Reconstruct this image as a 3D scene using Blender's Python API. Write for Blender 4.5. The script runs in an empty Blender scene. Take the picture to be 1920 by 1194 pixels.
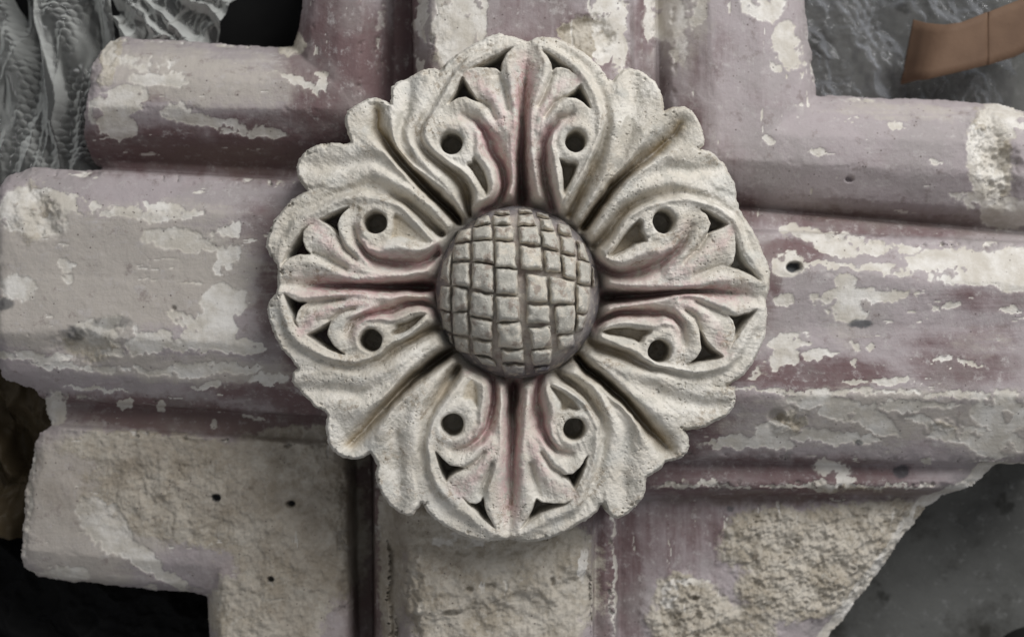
import bpy, math, random
import numpy as np

# ------------------------------------------------------------------ camera, world, lamps
scene = bpy.context.scene
COL = scene.collection
H0 = 0.17                      # the stone's rib tops stand this far above the floor
PXM = 0.0004255                # metres per photo pixel in the plane of the rosette
ZF = 0.031                     # height of that plane above the rib tops
LENS = 60.0
D0 = 1920 * PXM * LENS / 36.0
ZC = ZF + D0                   # camera height above the rib tops

cam_d = bpy.data.cameras.new('camera')
cam = bpy.data.objects.new('camera', cam_d)
COL.objects.link(cam)
cam.location = (0, 0, ZC + H0)
cam.rotation_euler = (0, 0, 0)
cam_d.lens = LENS
cam_d.sensor_width = 36
cam_d.clip_end = 50
cam_d.dof.use_dof = True
cam_d.dof.focus_distance = D0 - 0.004
cam_d.dof.aperture_fstop = 3.4
scene.camera = cam

world = bpy.data.worlds.new('World')
scene.world = world
world.use_nodes = True
world.node_tree.nodes['Background'].inputs[0].default_value = (0.93, 0.95, 1.0, 1)
world.node_tree.nodes['Background'].inputs[1].default_value = 0.35


def area(name, loc, target, size, power, col):
    d = bpy.data.lights.new(name, 'AREA')
    d.shape = 'RECTANGLE'
    d.size, d.size_y = size
    d.energy = power
    d.color = col
    o = bpy.data.objects.new(name, d)
    COL.objects.link(o)
    o.location = loc
    v = np.array(target, float) - np.array(loc, float)
    from mathutils import Vector
    o.rotation_euler = Vector(v).to_track_quat('-Z', 'Y').to_euler()
    return o


area('window_light', (1.00, 1.30, 1.45), (0.05, 0.03, 0.18), (1.5, 1.2), 50, (0.985, 0.98, 0.98))

scene.view_settings.view_transform = 'Standard'
scene.view_settings.look = 'None'
scene.view_settings.exposure = 0.0
scene.view_settings.gamma = 1.0
scene.view_settings.use_curve_mapping = False
scene.render.engine = 'CYCLES'

random.seed(3)

# ------------------------------------------------------------------ helpers


def P(px, py, z):
    """photo pixel at height z above the rib tops -> metres"""
    k = PXM * (ZC - z) / D0
    return (px - 960.0) * k, (597.0 - py) * k


def smooth(a, b, x):
    t = np.clip((x - a) / (b - a), 0, 1)
    return t * t * (3 - 2 * t)


def vnoise(x, y, seed=0):
    rs = np.random.RandomState(seed)
    N = 256
    g = rs.rand(N, N) * 2 - 1
    xi = np.floor(x).astype(np.int64)
    yi = np.floor(y).astype(np.int64)
    fx = x - xi
    fy = y - yi
    fx = fx * fx * fx * (fx * (fx * 6 - 15) + 10)
    fy = fy * fy * fy * (fy * (fy * 6 - 15) + 10)
    x0 = xi % N
    x1 = (xi + 1) % N
    y0 = yi % N
    y1 = (yi + 1) % N
    a = g[x0, y0] * (1 - fx) + g[x1, y0] * fx
    b = g[x0, y1] * (1 - fx) + g[x1, y1] * fx
    return a * (1 - fy) + b * fy


def fbm(x, y, seed=0, octv=4, rough=0.5):
    s = 0
    a = 1.0
    t = 0
    c, sn = math.cos(0.6), math.sin(0.6)
    for i in range(octv):
        s = s + a * vnoise(x, y, seed + i * 7)
        t += a
        a *= rough
        x, y = (x * c - y * sn) * 2.03 + 13.1, (x * sn + y * c) * 2.03 + 7.7
    return s / t


def blur(a, sig):
    r = int(sig * 3) + 1
    k = np.exp(-0.5 * (np.arange(-r, r + 1) / sig) ** 2)
    k /= k.sum()
    p = np.pad(a, ((r, r), (0, 0)), mode='edge')
    o = sum(k[i] * p[i:i + a.shape[0]] for i in range(2 * r + 1))
    p = np.pad(o, ((0, 0), (r, r)), mode='edge')
    return sum(k[i] * p[:, i:i + a.shape[1]] for i in range(2 * r + 1))


def dline(x, y, pts, zs=None, closed=False):
    """distance to a polyline and the value carried along it"""
    pts = np.asarray(pts, float)
    if closed:
        pts = np.vstack([pts, pts[:1]])
    best = np.full(x.shape, 1e18)
    zv = np.zeros(x.shape)
    for i in range(len(pts) - 1):
        ax, ay = pts[i]
        bx, by = pts[i + 1]
        dx, dy = bx - ax, by - ay
        l2 = dx * dx + dy * dy + 1e-12
        t = np.clip(((x - ax) * dx + (y - ay) * dy) / l2, 0, 1)
        d2 = (x - ax - t * dx) ** 2 + (y - ay - t * dy) ** 2
        m = d2 < best
        best = np.where(m, d2, best)
        if zs is not None:
            zv = np.where(m, zs[i] * (1 - t) + zs[i + 1] * t, zv)
    return np.sqrt(best), zv


def inside(x, y, pts):
    pts = np.asarray(pts, float)
    c = np.zeros(x.shape, bool)
    n = len(pts)
    for i in range(n):
        x0, y0 = pts[i]
        x1, y1 = pts[(i + 1) % n]
        if y0 == y1:
            continue
        m = (y0 > y) != (y1 > y)
        c ^= m & (x < (x1 - x0) * (y - y0) / (y1 - y0) + x0)
    return c


def sdist(x, y, pts):
    """signed distance, positive inside"""
    d, _ = dline(x, y, pts, closed=True)
    return np.where(inside(x, y, pts), d, -d)


def mesh_from(name, verts, faces, mat, parent=None, attrs=None, smooth_=True):
    me = bpy.data.meshes.new(name)
    verts = np.asarray(verts, np.float32)
    faces = np.asarray(faces, np.int32)
    n, k = faces.shape
    me.vertices.add(len(verts))
    me.vertices.foreach_set('co', verts.ravel())
    me.loops.add(n * k)
    me.loops.foreach_set('vertex_index', faces.ravel())
    me.polygons.add(n)
    me.polygons.foreach_set('loop_start', np.arange(0, n * k, k, dtype=np.int32))
    me.polygons.foreach_set('loop_total', np.full(n, k, np.int32))
    me.polygons.foreach_set('use_smooth', np.full(n, smooth_, bool))
    me.update(calc_edges=True)
    for nm, arr in (attrs or {}).items():
        a = me.attributes.new(nm, 'FLOAT', 'POINT')
        a.data.foreach_set('value', np.asarray(arr, np.float32))
    if mat:
        me.materials.append(mat)
    o = bpy.data.objects.new(name, me)
    COL.objects.link(o)
    if parent:
        o.parent = parent
    return o


def grid_part(name, X, Y, Z, facemask, mat, parent, attrs):
    """a piece of a regular height grid; facemask has one entry per cell"""
    nx, ny = X.shape
    idx = np.arange(nx * ny).reshape(nx, ny)
    f = np.stack([idx[:-1, :-1], idx[1:, :-1], idx[1:, 1:], idx[:-1, 1:]], -1)[facemask]
    used, inv = np.unique(f.ravel(), return_inverse=True)
    V = np.stack([X.ravel()[used], Y.ravel()[used], Z.ravel()[used] + H0], -1)
    at = {k: v.ravel()[used] for k, v in attrs.items()}
    return mesh_from(name, V, inv.reshape(-1, 4), mat, parent, at)


# ------------------------------------------------------------------ materials
class NT:
    def __init__(s, name):
        s.m = bpy.data.materials.new(name)
        s.m.use_nodes = True
        s.t = s.m.node_tree
        s.b = s.t.nodes['Principled BSDF']
        s.tc = s.t.nodes.new('ShaderNodeTexCoord')

    def link(s, a, b):
        s.t.links.new(a, b)

    def val(s, sock, v):
        if hasattr(v, 'links') or hasattr(v, 'is_linked'):
            s.link(v, sock)
        else:
            sock.default_value = v

    def noise(s, scale, detail=4, rough=0.55, dist=0.0, vec=None):
        n = s.t.nodes.new('ShaderNodeTexNoise')
        n.inputs['Scale'].default_value = scale
        n.inputs['Detail'].default_value = detail
        n.inputs['Roughness'].default_value = rough
        n.inputs['Distortion'].default_value = dist
        s.link(vec or s.tc.outputs['Object'], n.inputs['Vector'])
        return n.outputs[0]

    def voro(s, scale, feature='F1', out=0, rnd=1.0):
        n = s.t.nodes.new('ShaderNodeTexVoronoi')
        n.feature = feature
        n.inputs['Scale'].default_value = scale
        n.inputs['Randomness'].default_value = rnd
        s.link(s.tc.outputs['Object'], n.inputs['Vector'])
        return n.outputs[out]

    def attr(s, name):
        n = s.t.nodes.new('ShaderNodeAttribute')
        n.attribute_name = name
        return n.outputs['Fac']

    def math(s, op, a, b=0.0, clamp=False):
        n = s.t.nodes.new('ShaderNodeMath')
        n.operation = op
        n.use_clamp = clamp
        s.val(n.inputs[0], a)
        s.val(n.inputs[1], b)
        return n.outputs[0]

    def ramp(s, v, a, b, lo=0.0, hi=1.0):
        n = s.t.nodes.new('ShaderNodeMapRange')
        n.interpolation_type = 'SMOOTHSTEP'
        s.val(n.inputs[0], v)
        n.inputs[1].default_value = a
        n.inputs[2].default_value = b
        n.inputs[3].default_value = lo
        n.inputs[4].default_value = hi
        return n.outputs[0]

    def mix(s, f, a, b):
        n = s.t.nodes.new('ShaderNodeMix')
        n.data_type = 'RGBA'
        s.val(n.inputs[0], f)
        for sock, v in ((n.inputs[6], a), (n.inputs[7], b)):
            if isinstance(v, tuple):
                sock.default_value = (*v, 1)
            else:
                s.link(v, sock)
        return n.outputs[2]

    def bump(s, h, strength, dist):
        n = s.t.nodes.new('ShaderNodeBump')
        n.inputs['Strength'].default_value = strength
        n.inputs['Distance'].default_value = dist
        s.link(h, n.inputs['Height'])
        s.link(n.outputs[0], s.b.inputs['Normal'])

    def done(s, col, rough=0.9, spec=0.2):
        if isinstance(col, tuple):
            s.b.inputs['Base Color'].default_value = (*col, 1)
        else:
            s.link(col, s.b.inputs['Base Color'])
        s.val(s.b.inputs['Roughness'], rough)
        s.b.inputs['Specular IOR Level'].default_value = spec
        return s.m


def stone_material():
    """carved limestone of the rosette: cream crust, smoother grey wear, pink paint left in the hollows"""
    n = NT('carved_limestone')
    c = n.mix(n.ramp(n.noise(26, 4), 0.35, 0.68), (0.545, 0.505, 0.435), (0.65, 0.62, 0.56))
    c = n.mix(n.ramp(n.noise(70, 5, 0.6, 0.4), 0.50, 0.60), c, (0.48, 0.455, 0.40))
    c = n.mix(n.ramp(n.noise(17, 5, 0.7, 0.5), 0.48, 0.66, 0, 0.6), c, (0.37, 0.335, 0.275))
    c = n.mix(n.ramp(n.noise(24, 4, 0.6), 0.55, 0.68, 0, 0.7), c, (0.50, 0.49, 0.45))
    c = n.mix(n.ramp(n.noise(420, 3, 0.6), 0.56, 0.72, 0, 0.6), c, (0.68, 0.65, 0.58))
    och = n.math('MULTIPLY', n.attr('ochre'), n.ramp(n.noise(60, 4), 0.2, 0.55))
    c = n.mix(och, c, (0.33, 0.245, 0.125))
    brk = n.math('MULTIPLY', n.ramp(n.noise(130, 6, 0.72), 0.38, 0.54), n.ramp(n.noise(34, 4, 0.6), 0.30, 0.50, 0.35, 1.0))
    pk = n.math('MULTIPLY', n.attr('pink'), brk)
    c = n.mix(pk, c, n.mix(n.noise(50, 3), (0.50, 0.315, 0.31), (0.57, 0.43, 0.415)))
    stain = n.math('MULTIPLY', n.ramp(n.noise(38, 5, 0.65), 0.52, 0.66), n.ramp(n.noise(260, 4, 0.7), 0.44, 0.58))
    c = n.mix(n.math('MULTIPLY', stain, 0.6), c, (0.23, 0.175, 0.115))
    speck = n.math('MULTIPLY', n.ramp(n.voro(300), 0.08, 0.17, 1, 0), n.ramp(n.noise(75, 2), 0.52, 0.58))
    c = n.mix(n.math('MULTIPLY', speck, 0.8), c, (0.10, 0.085, 0.07))
    h = n.math('ADD', n.noise(330, 4, 0.7), n.math('MULTIPLY', n.noise(900, 2, 0.6), 0.55))
    h = n.math('SUBTRACT', h, n.math('MULTIPLY', speck, 0.9))
    n.bump(h, 0.55, 0.0011)
    return n.done(c, 0.92, 0.15)


def knob_material():
    n = NT('knob_limestone')
    c = n.mix(n.ramp(n.noise(55, 4), 0.35, 0.65), (0.56, 0.51, 0.425), (0.66, 0.61, 0.52))
    c = n.mix(n.ramp(n.noise(110, 5, 0.6, 0.3), 0.46, 0.58), c, (0.45, 0.43, 0.375))
    ctr = n.math('ADD', n.attr('face'), n.math('MULTIPLY', n.math('SUBTRACT', n.noise(150, 5, 0.7), 0.5), 1.6))
    c = n.mix(n.ramp(ctr, 0.45, 0.75), c, (0.45, 0.43, 0.375))
    c = n.mix(n.ramp(n.noise(420, 4, 0.7), 0.55, 0.68), c, (0.64, 0.61, 0.55))
    br = n.math('MULTIPLY', n.ramp(n.noise(90, 5, 0.65), 0.54, 0.64), 0.6)
    c = n.mix(br, c, (0.22, 0.155, 0.12))
    c = n.mix(n.math('MULTIPLY', n.attr('paint'), n.ramp(n.noise(90, 4), 0.25, 0.55)), c, (0.30, 0.235, 0.215))
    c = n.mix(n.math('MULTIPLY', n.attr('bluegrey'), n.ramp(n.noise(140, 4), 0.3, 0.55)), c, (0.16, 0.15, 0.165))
    h = n.math('ADD', n.noise(330, 4, 0.7), n.math('MULTIPLY', n.noise(1000, 2, 0.6), 0.5))
    n.bump(h, 0.9, 0.0014)
    return n.done(c, 0.9, 0.2)


def rib_material():
    """limewashed and mauve-painted ribs, paint flaked off to plaster and to raw stone"""
    n = NT('flaked_mauve_paint')
    stk = n.attr('streak')
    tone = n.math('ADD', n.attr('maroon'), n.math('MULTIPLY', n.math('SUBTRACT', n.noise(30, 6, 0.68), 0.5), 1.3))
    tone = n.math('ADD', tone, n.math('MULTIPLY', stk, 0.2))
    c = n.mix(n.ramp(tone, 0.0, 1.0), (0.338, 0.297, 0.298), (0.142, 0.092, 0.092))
    c = n.mix(n.ramp(n.noise(16, 5, 0.65), 0.45, 0.65, 0, 0.45), c, (0.26, 0.242, 0.228))
    wsh = n.math('ADD', n.attr('wash'), n.math('MULTIPLY', n.math('SUBTRACT', n.noise(42, 6, 0.7), 0.5), 1.1))
    wsh = n.math('ADD', wsh, n.math('MULTIPLY', stk, 0.2))
    c = n.mix(n.ramp(wsh, 0.2, 0.8, 0, 0.85), c, (0.40, 0.365, 0.32))
    veil = n.math('ADD', n.noise(110, 6, 0.75), n.math('MULTIPLY', stk, 0.10))
    c = n.mix(n.ramp(veil, 0.52, 0.74, 0, 0.75), c, (0.43, 0.40, 0.385))
    c = n.mix(n.ramp(n.noise(75, 5, 0.7), 0.56, 0.72, 0, 0.6), c, (0.17, 0.135, 0.125))
    tan = n.mix(n.ramp(n.noise(38, 6, 0.7), 0.36, 0.62), (0.32, 0.28, 0.22), (0.47, 0.43, 0.365))
    tan = n.mix(n.ramp(n.noise(150, 5, 0.75), 0.50, 0.68, 0, 0.75), tan, (0.47, 0.44, 0.385))
    tan = n.mix(n.ramp(n.noise(60, 4, 0.7), 0.60, 0.70, 0, 0.5), tan, (0.19, 0.15, 0.11))
    rg = n.math('ADD', n.attr('rough'), n.math('MULTIPLY', n.math('SUBTRACT', n.noise(95, 6, 0.7), 0.5), 1.2))
    c = n.mix(n.ramp(rg, 0.32, 0.62), c, tan)
    pl = n.math('ADD', n.attr('plaster'), n.math('MULTIPLY', n.math('SUBTRACT', n.noise(120, 6, 0.72), 0.5), 0.7))
    plc = n.mix(n.ramp(n.noise(45, 5, 0.65), 0.35, 0.7), (0.47, 0.435, 0.375), (0.66, 0.635, 0.59))
    c = n.mix(n.ramp(pl, 0.12, 0.62, 0, 0.5), c, plc)
    c = n.mix(n.ramp(pl, 0.44, 0.58, 0, 0.88), c, plc)
    gr = n.math('MULTIPLY', n.attr('shade_grime'), n.ramp(n.noise(28, 6, 0.7), 0.25, 0.62, 0.25, 1.0))
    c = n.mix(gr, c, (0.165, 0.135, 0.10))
    c = n.mix(n.attr('blackspot'), c, (0.045, 0.05, 0.055))
    speck = n.math('MULTIPLY', n.ramp(n.voro(150), 0.06, 0.16, 1, 0), n.ramp(n.noise(40, 2), 0.50, 0.58))
    c = n.mix(n.math('MULTIPLY', speck, 0.75), c, (0.08, 0.06, 0.055))
    h = n.math('ADD', n.math('MULTIPLY', n.noise(230, 5, 0.7), 0.7), n.math('MULTIPLY', n.ramp(pl, 0.38, 0.60), -0.05))
    h = n.math('ADD', h, n.math('MULTIPLY', n.ramp(rg, 0.35, 0.7), n.noise(140, 6, 0.75)))
    h = n.math('ADD', h, n.math('MULTIPLY', stk, 0.05))
    n.bump(h, 0.65, 0.0017)
    return n.done(c, 0.75, 0.28)


M_STONE, M_KNOB, M_RIB = stone_material(), knob_material(), rib_material()


def mat_floor():
    n = NT('concrete')
    c = n.mix(n.ramp(n.noise(7, 5, 0.6), 0.35, 0.65), (0.070, 0.070, 0.065), (0.110, 0.110, 0.103))
    c = n.mix(n.ramp(n.noise(40, 4, 0.7), 0.54, 0.7), c, (0.095, 0.095, 0.09))
    c = n.mix(n.ramp(n.noise(26, 3, 0.6), 0.60, 0.7), c, (0.03, 0.03, 0.027))
    c = n.mix(n.ramp(n.noise(75, 5, 0.75), 0.55, 0.68), c, (0.15, 0.15, 0.143))
    c = n.mix(n.ramp(n.noise(13, 6, 0.7), 0.52, 0.66, 0, 0.6), c, (0.035, 0.033, 0.028))
    n.bump(n.noise(160, 4, 0.6), 0.4, 0.002)
    return n.done(c, 0.85, 0.25)


def mat_wrap(name, tint, alpha, gloss=0.12):
    """thin plastic film: clearer face on, milky where it turns away or doubles up"""
    n = NT(name)
    c = n.mix(n.ramp(n.noise(18, 3), 0.35, 0.65), tuple(t * 0.75 for t in tint), tint)
    if alpha < 1:
        lw = n.t.nodes.new('ShaderNodeLayerWeight')
        lw.inputs[0].default_value = 0.45
        a = n.ramp(lw.outputs['Facing'], 0.05, 0.75, alpha, 0.92)
        n.link(a, n.b.inputs['Alpha'])
    n.bump(n.noise(60, 3, 0.6), 0.15, 0.002)
    return n.done(c, gloss, 0.9 if gloss < 0.3 else 0.1)


def mat_card():
    n = NT('brown_cardboard')
    c = n.mix(n.ramp(n.noise(30, 3), 0.3, 0.7), (0.105, 0.063, 0.040), (0.135, 0.083, 0.053))
    n.bump(n.noise(300, 3), 0.2, 0.001)
    return n.done(c, 0.75, 0.25)


M_FLOOR, M_CARD = mat_floor(), mat_card()
M_WRAP = mat_wrap('clear_bubble_wrap', (0.58, 0.59, 0.56), 0.13, 0.07)
M_WRAP2 = mat_wrap('blue_clear_bubble_wrap', (0.20, 0.205, 0.215), 0.14, 0.1)
M_WRAPD = mat_wrap('black_wrap_and_shade', (0.006, 0.006, 0.006), 1.0, 0.8)  # black of the wrap, also used to paint shaded gaps black
M_WRAPB = mat_wrap('brown_plastic', (0.06, 0.045, 0.026), 1.0, 0.45)


def tag(o, label=None, cat=None, group=None, kind=None):
    if label:
        o['label'] = label
    if cat:
        o['category'] = cat
    if group:
        o['group'] = group
    if kind:
        o['kind'] = kind
    return o


# ------------------------------------------------------------------ floor
S = 6.0
fl = mesh_from('floor', [(-S, -S, 0), (S, -S, 0), (S, S, 0), (-S, S, 0)], [(0, 1, 2, 3)], M_FLOOR)
tag(fl, 'dim grey concrete floor under the carved stone', 'floor', kind='structure')

# ------------------------------------------------------------------ the stone
boss = bpy.data.objects.new('stone_boss', None)
COL.objects.link(boss)
tag(boss, 'weathered carved stone boss with leafy rosette, round chequered knob and flaking mauve ribs', 'stone boss')

# ---- ribs: longitudinal edges (photo position at two stations, height in mm)
MM = 0.001
QUAD = {
    'TL': dict(h=dict(ref=(160, 560), st=[(60, 82, -92), (68, 90, -62), (95, 115, -42), (140, 155, -30), (200, 205, -30),
                                         (250, 260, -48), (300, 320, -78), (316, 338, -80), (318, 340, -24), (394, 404, -2), (515, 535, -6)]),
               v=dict(ref=(0, 120), st=[(558, 540, -92), (566, 548, -62), (590, 575, -42), (640, 630, -31), (680, 675, -31),
                                        (715, 712, -48), (738, 738, -84), (772, 774, -86), (775, 777, -36), (808, 810, -4), (975, 975, -5)])),
    'TR': dict(h=dict(ref=(1400, 1900), st=[(166, 186, -92), (174, 194, -60), (200, 220, -42), (250, 270, -30), (300, 330, -31),
                                           (360, 395, -50), (392, 436, -76), (396, 442, -60), (430, 452, -54), (433, 455, -22), (500, 535, 0), (612, 612, -6)]),
               v=dict(ref=(0, 170), st=[(1516, 1538, -92), (1510, 1531, -60), (1485, 1500, -42), (1420, 1430, -30), (1330, 1340, -30),
                                        (1260, 1262, -46), (1231, 1233, -66), (1226, 1228, -50), (1188, 1190, -47), (1180, 1182, -16), (1110, 1110, -1), (975, 975, -5)])),
    'BR': dict(h=dict(ref=(1400, 1900), st=[(1420, 1420, -82), (1390, 1390, -80), (1250, 1250, -79), (960, 960, -79), (928, 928, -80),
                                           (916, 917, -50), (905, 906, -49), (866, 874, -55), (858, 868, -37), (742, 745, -1), (612, 612, -6)]),
               v=dict(ref=(1000, 1194), st=[(1620, 1620, -82), (1590, 1590, -80), (1400, 1400, -79), (1205, 1208, -79), (1160, 1160, -81),
                                            (1153, 1154, -50), (1146, 1147, -49), (1114, 1113, -52), (1110, 1110, -16), (1086, 1086, -8), (975, 975, -9)])),
    'BL': dict(h=dict(ref=(100, 600), st=[(1094, 1141, -95), (1082, 1128, -72), (1035, 1080, -58), (950, 980, -54), (812, 842, -53),
                                         (801, 833, -49), (795, 826, -66), (750, 780, -68), (746, 779, -46), (700, 730, -24), (628, 650, -3), (515, 535, -6)]),
               v=dict(ref=(900, 1194), st=[(381, 386, -95), (390, 395, -72), (412, 415, -58), (500, 500, -55), (640, 645, -56),
                                           (652, 658, -62), (664, 668, -120), (698, 700, -120), (702, 704, -58), (735, 740, -34), (760, 767, -10), (975, 975, -9)])),
}
# silhouette of the whole block (photo position, height in mm)
SIL = [(-2, 360, -20), (12, 328, -20), (52, 311, -22), (168, 314, -24), (163, 300, -60), (160, 262, -60), (166, 215, -55), (176, 168, -50), (184, 118, -55),
       (204, 84, -60), (216, 62, -62), (280, 64, -62), (420, 78, -62), (512, 86, -62), (540, 78, -62), (556, 54, -62), (563, 0, -62), (566, -130, -62),
       (1496, -130, -62), (1512, 0, -62), (1536, 174, -62), (1700, 181, -62), (1880, 191, -62), (1925, 212, -60), (2060, 260, -50), (2090, 480, -30), (2080, 800, -30), (2050, 868, -50),
       (1868, 869, -66), (1818, 912, -66), (1745, 948, -80), (1700, 1003, -80), (1645, 1080, -80), (1602, 1140, -80), (1556, 1200, -80), (1470, 1330, -80),
       (384, 1330, -75), (388, 1200, -75), (383, 1122, -75), (250, 1107, -75), (130, 1094, -75), (66, 1082, -74), (44, 1062, -70), (40, 1030, -62), (44, 950, -58), (56, 870, -56),
       (68, 816, -56), (88, 798, -54), (76, 770, -60), (78, 738, -60), (100, 740, -50), (40, 724, -42), (2, 708, -36), (-14, 640, -12), (-12, 520, -8), (-14, 430, -8)]
SILW = [P(a, b, z * MM) for a, b, z in SIL]

STEP = 0.001
xs = np.arange(-0.47, 0.50 + 1e-9, STEP)
ys = np.arange(-0.325, 0.325 + 1e-9, STEP)
RX, RY = np.meshgrid(xs, ys, indexing='ij')


def half_arm(arm, horiz):
    """fractional station index over the grid (0 outside .. n-1 on the axis)"""
    st = arm['st']
    r0, r1 = arm['ref']
    along = RX if horiz else RY
    acro = RY if horiz else RX
    pos = []
    for a, b, z in st:
        if horiz:
            x0, y0 = P(r0, a, z * MM)
            x1, y1 = P(r1, b, z * MM)
            u0, v0, u1, v1 = x0, y0, x1, y1
        else:
            x0, y0 = P(a, r0, z * MM)
            x1, y1 = P(b, r1, z * MM)
            u0, v0, u1, v1 = y0, x0, y1, x1
        pos.append(v0 + (v1 - v0) * (along - u0) / (u1 - u0))
    sgn = 1.0 if pos[-1].mean() > pos[0].mean() else -1.0
    acro = acro * sgn
    pos = [p * sgn for p in pos]
    for i in range(1, len(pos)):
        pos[i] = np.maximum(pos[i], pos[i - 1] + 0.0004)
    t = np.full(RX.shape, -1.0)
    for i in range(len(pos) - 1):
        f = (acro - pos[i]) / (pos[i + 1] - pos[i])
        m = (acro >= pos[i]) & (acro < pos[i + 1])
        t = np.where(m, i + f, t)
    t = np.where(acro >= pos[-1], len(pos) - 1.0, t)
    zz = np.interp(np.clip(t, 0, None), np.arange(len(st)), [s[2] * MM for s in st])
    return t, zz


cxw, cyw = P(973, 545, 0)
RZ = np.full(RX.shape, -0.12)
PART = np.full(RX.shape, -1)
NRIB = {'TL': 8, 'TR': 9, 'BR': 8, 'BL': 8}
HPART = {'TL': 0, 'BL': 0, 'TR': 1, 'BR': 1}
VPART = {'TL': 2, 'TR': 2, 'BL': 3, 'BR': 3}
CPART = {'TL': 4, 'TR': 5, 'BR': 6, 'BL': 7}
for q, ar in QUAD.items():
    axy = np.where(RX < cxw, P(0, 525, -.006)[1] - (RX - P(360, 0, -.006)[0]) * 0.05, P(0, 612, -.006)[1])
    m = ((RX < cxw) if q[1] == 'L' else (RX >= cxw)) & ((RY > axy) if q[0] == 'T' else (RY <= axy))
    th, zh = half_arm(ar['h'], True)
    tv, zv = half_arm(ar['v'], False)
    hw = th >= tv
    t = np.where(hw, th, tv)
    z = np.where(hw, zh, zv)
    RZ = np.where(m, z, RZ)
    p = np.where(t >= NRIB[q], np.where(hw, HPART[q], VPART[q]), CPART[q])
    PART = np.where(m, p, PART)

RZ = blur(RZ, 0.9)

# photo coordinates of every grid point at its own height
kk = PXM * (ZC - RZ) / D0
PU = 960 + RX / kk
PV = 597 - RY / kk
wu = PU + 9 * fbm(PU / 22, PV / 22, 5, 4) + 5 * fbm(PU / 7, PV / 7, 45, 3)
wv = PV + 9 * fbm(PU / 22, PV / 22, 15, 4) + 5 * fbm(PU / 7, PV / 7, 55, 3)


def blobs(lst, soft=0.22):
    """union of soft ellipses: cx, cy, rx, ry, turn (degrees), strength"""
    out = np.zeros(RX.shape)
    for b in lst:
        cx, cy, rx, ry = b[:4]
        a = math.radians(b[4]) if len(b) > 4 else 0
        s = b[5] if len(b) > 5 else 1.0
        dx, dy = wu - cx, wv - cy
        u = (dx * math.cos(a) + dy * math.sin(a)) / rx
        v = (-dx * math.sin(a) + dy * math.cos(a)) / ry
        d = np.sqrt(u * u + v * v)
        out = np.maximum(out, s * (1 - smooth(1 - soft, 1 + soft, d)))
    return out


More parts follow.
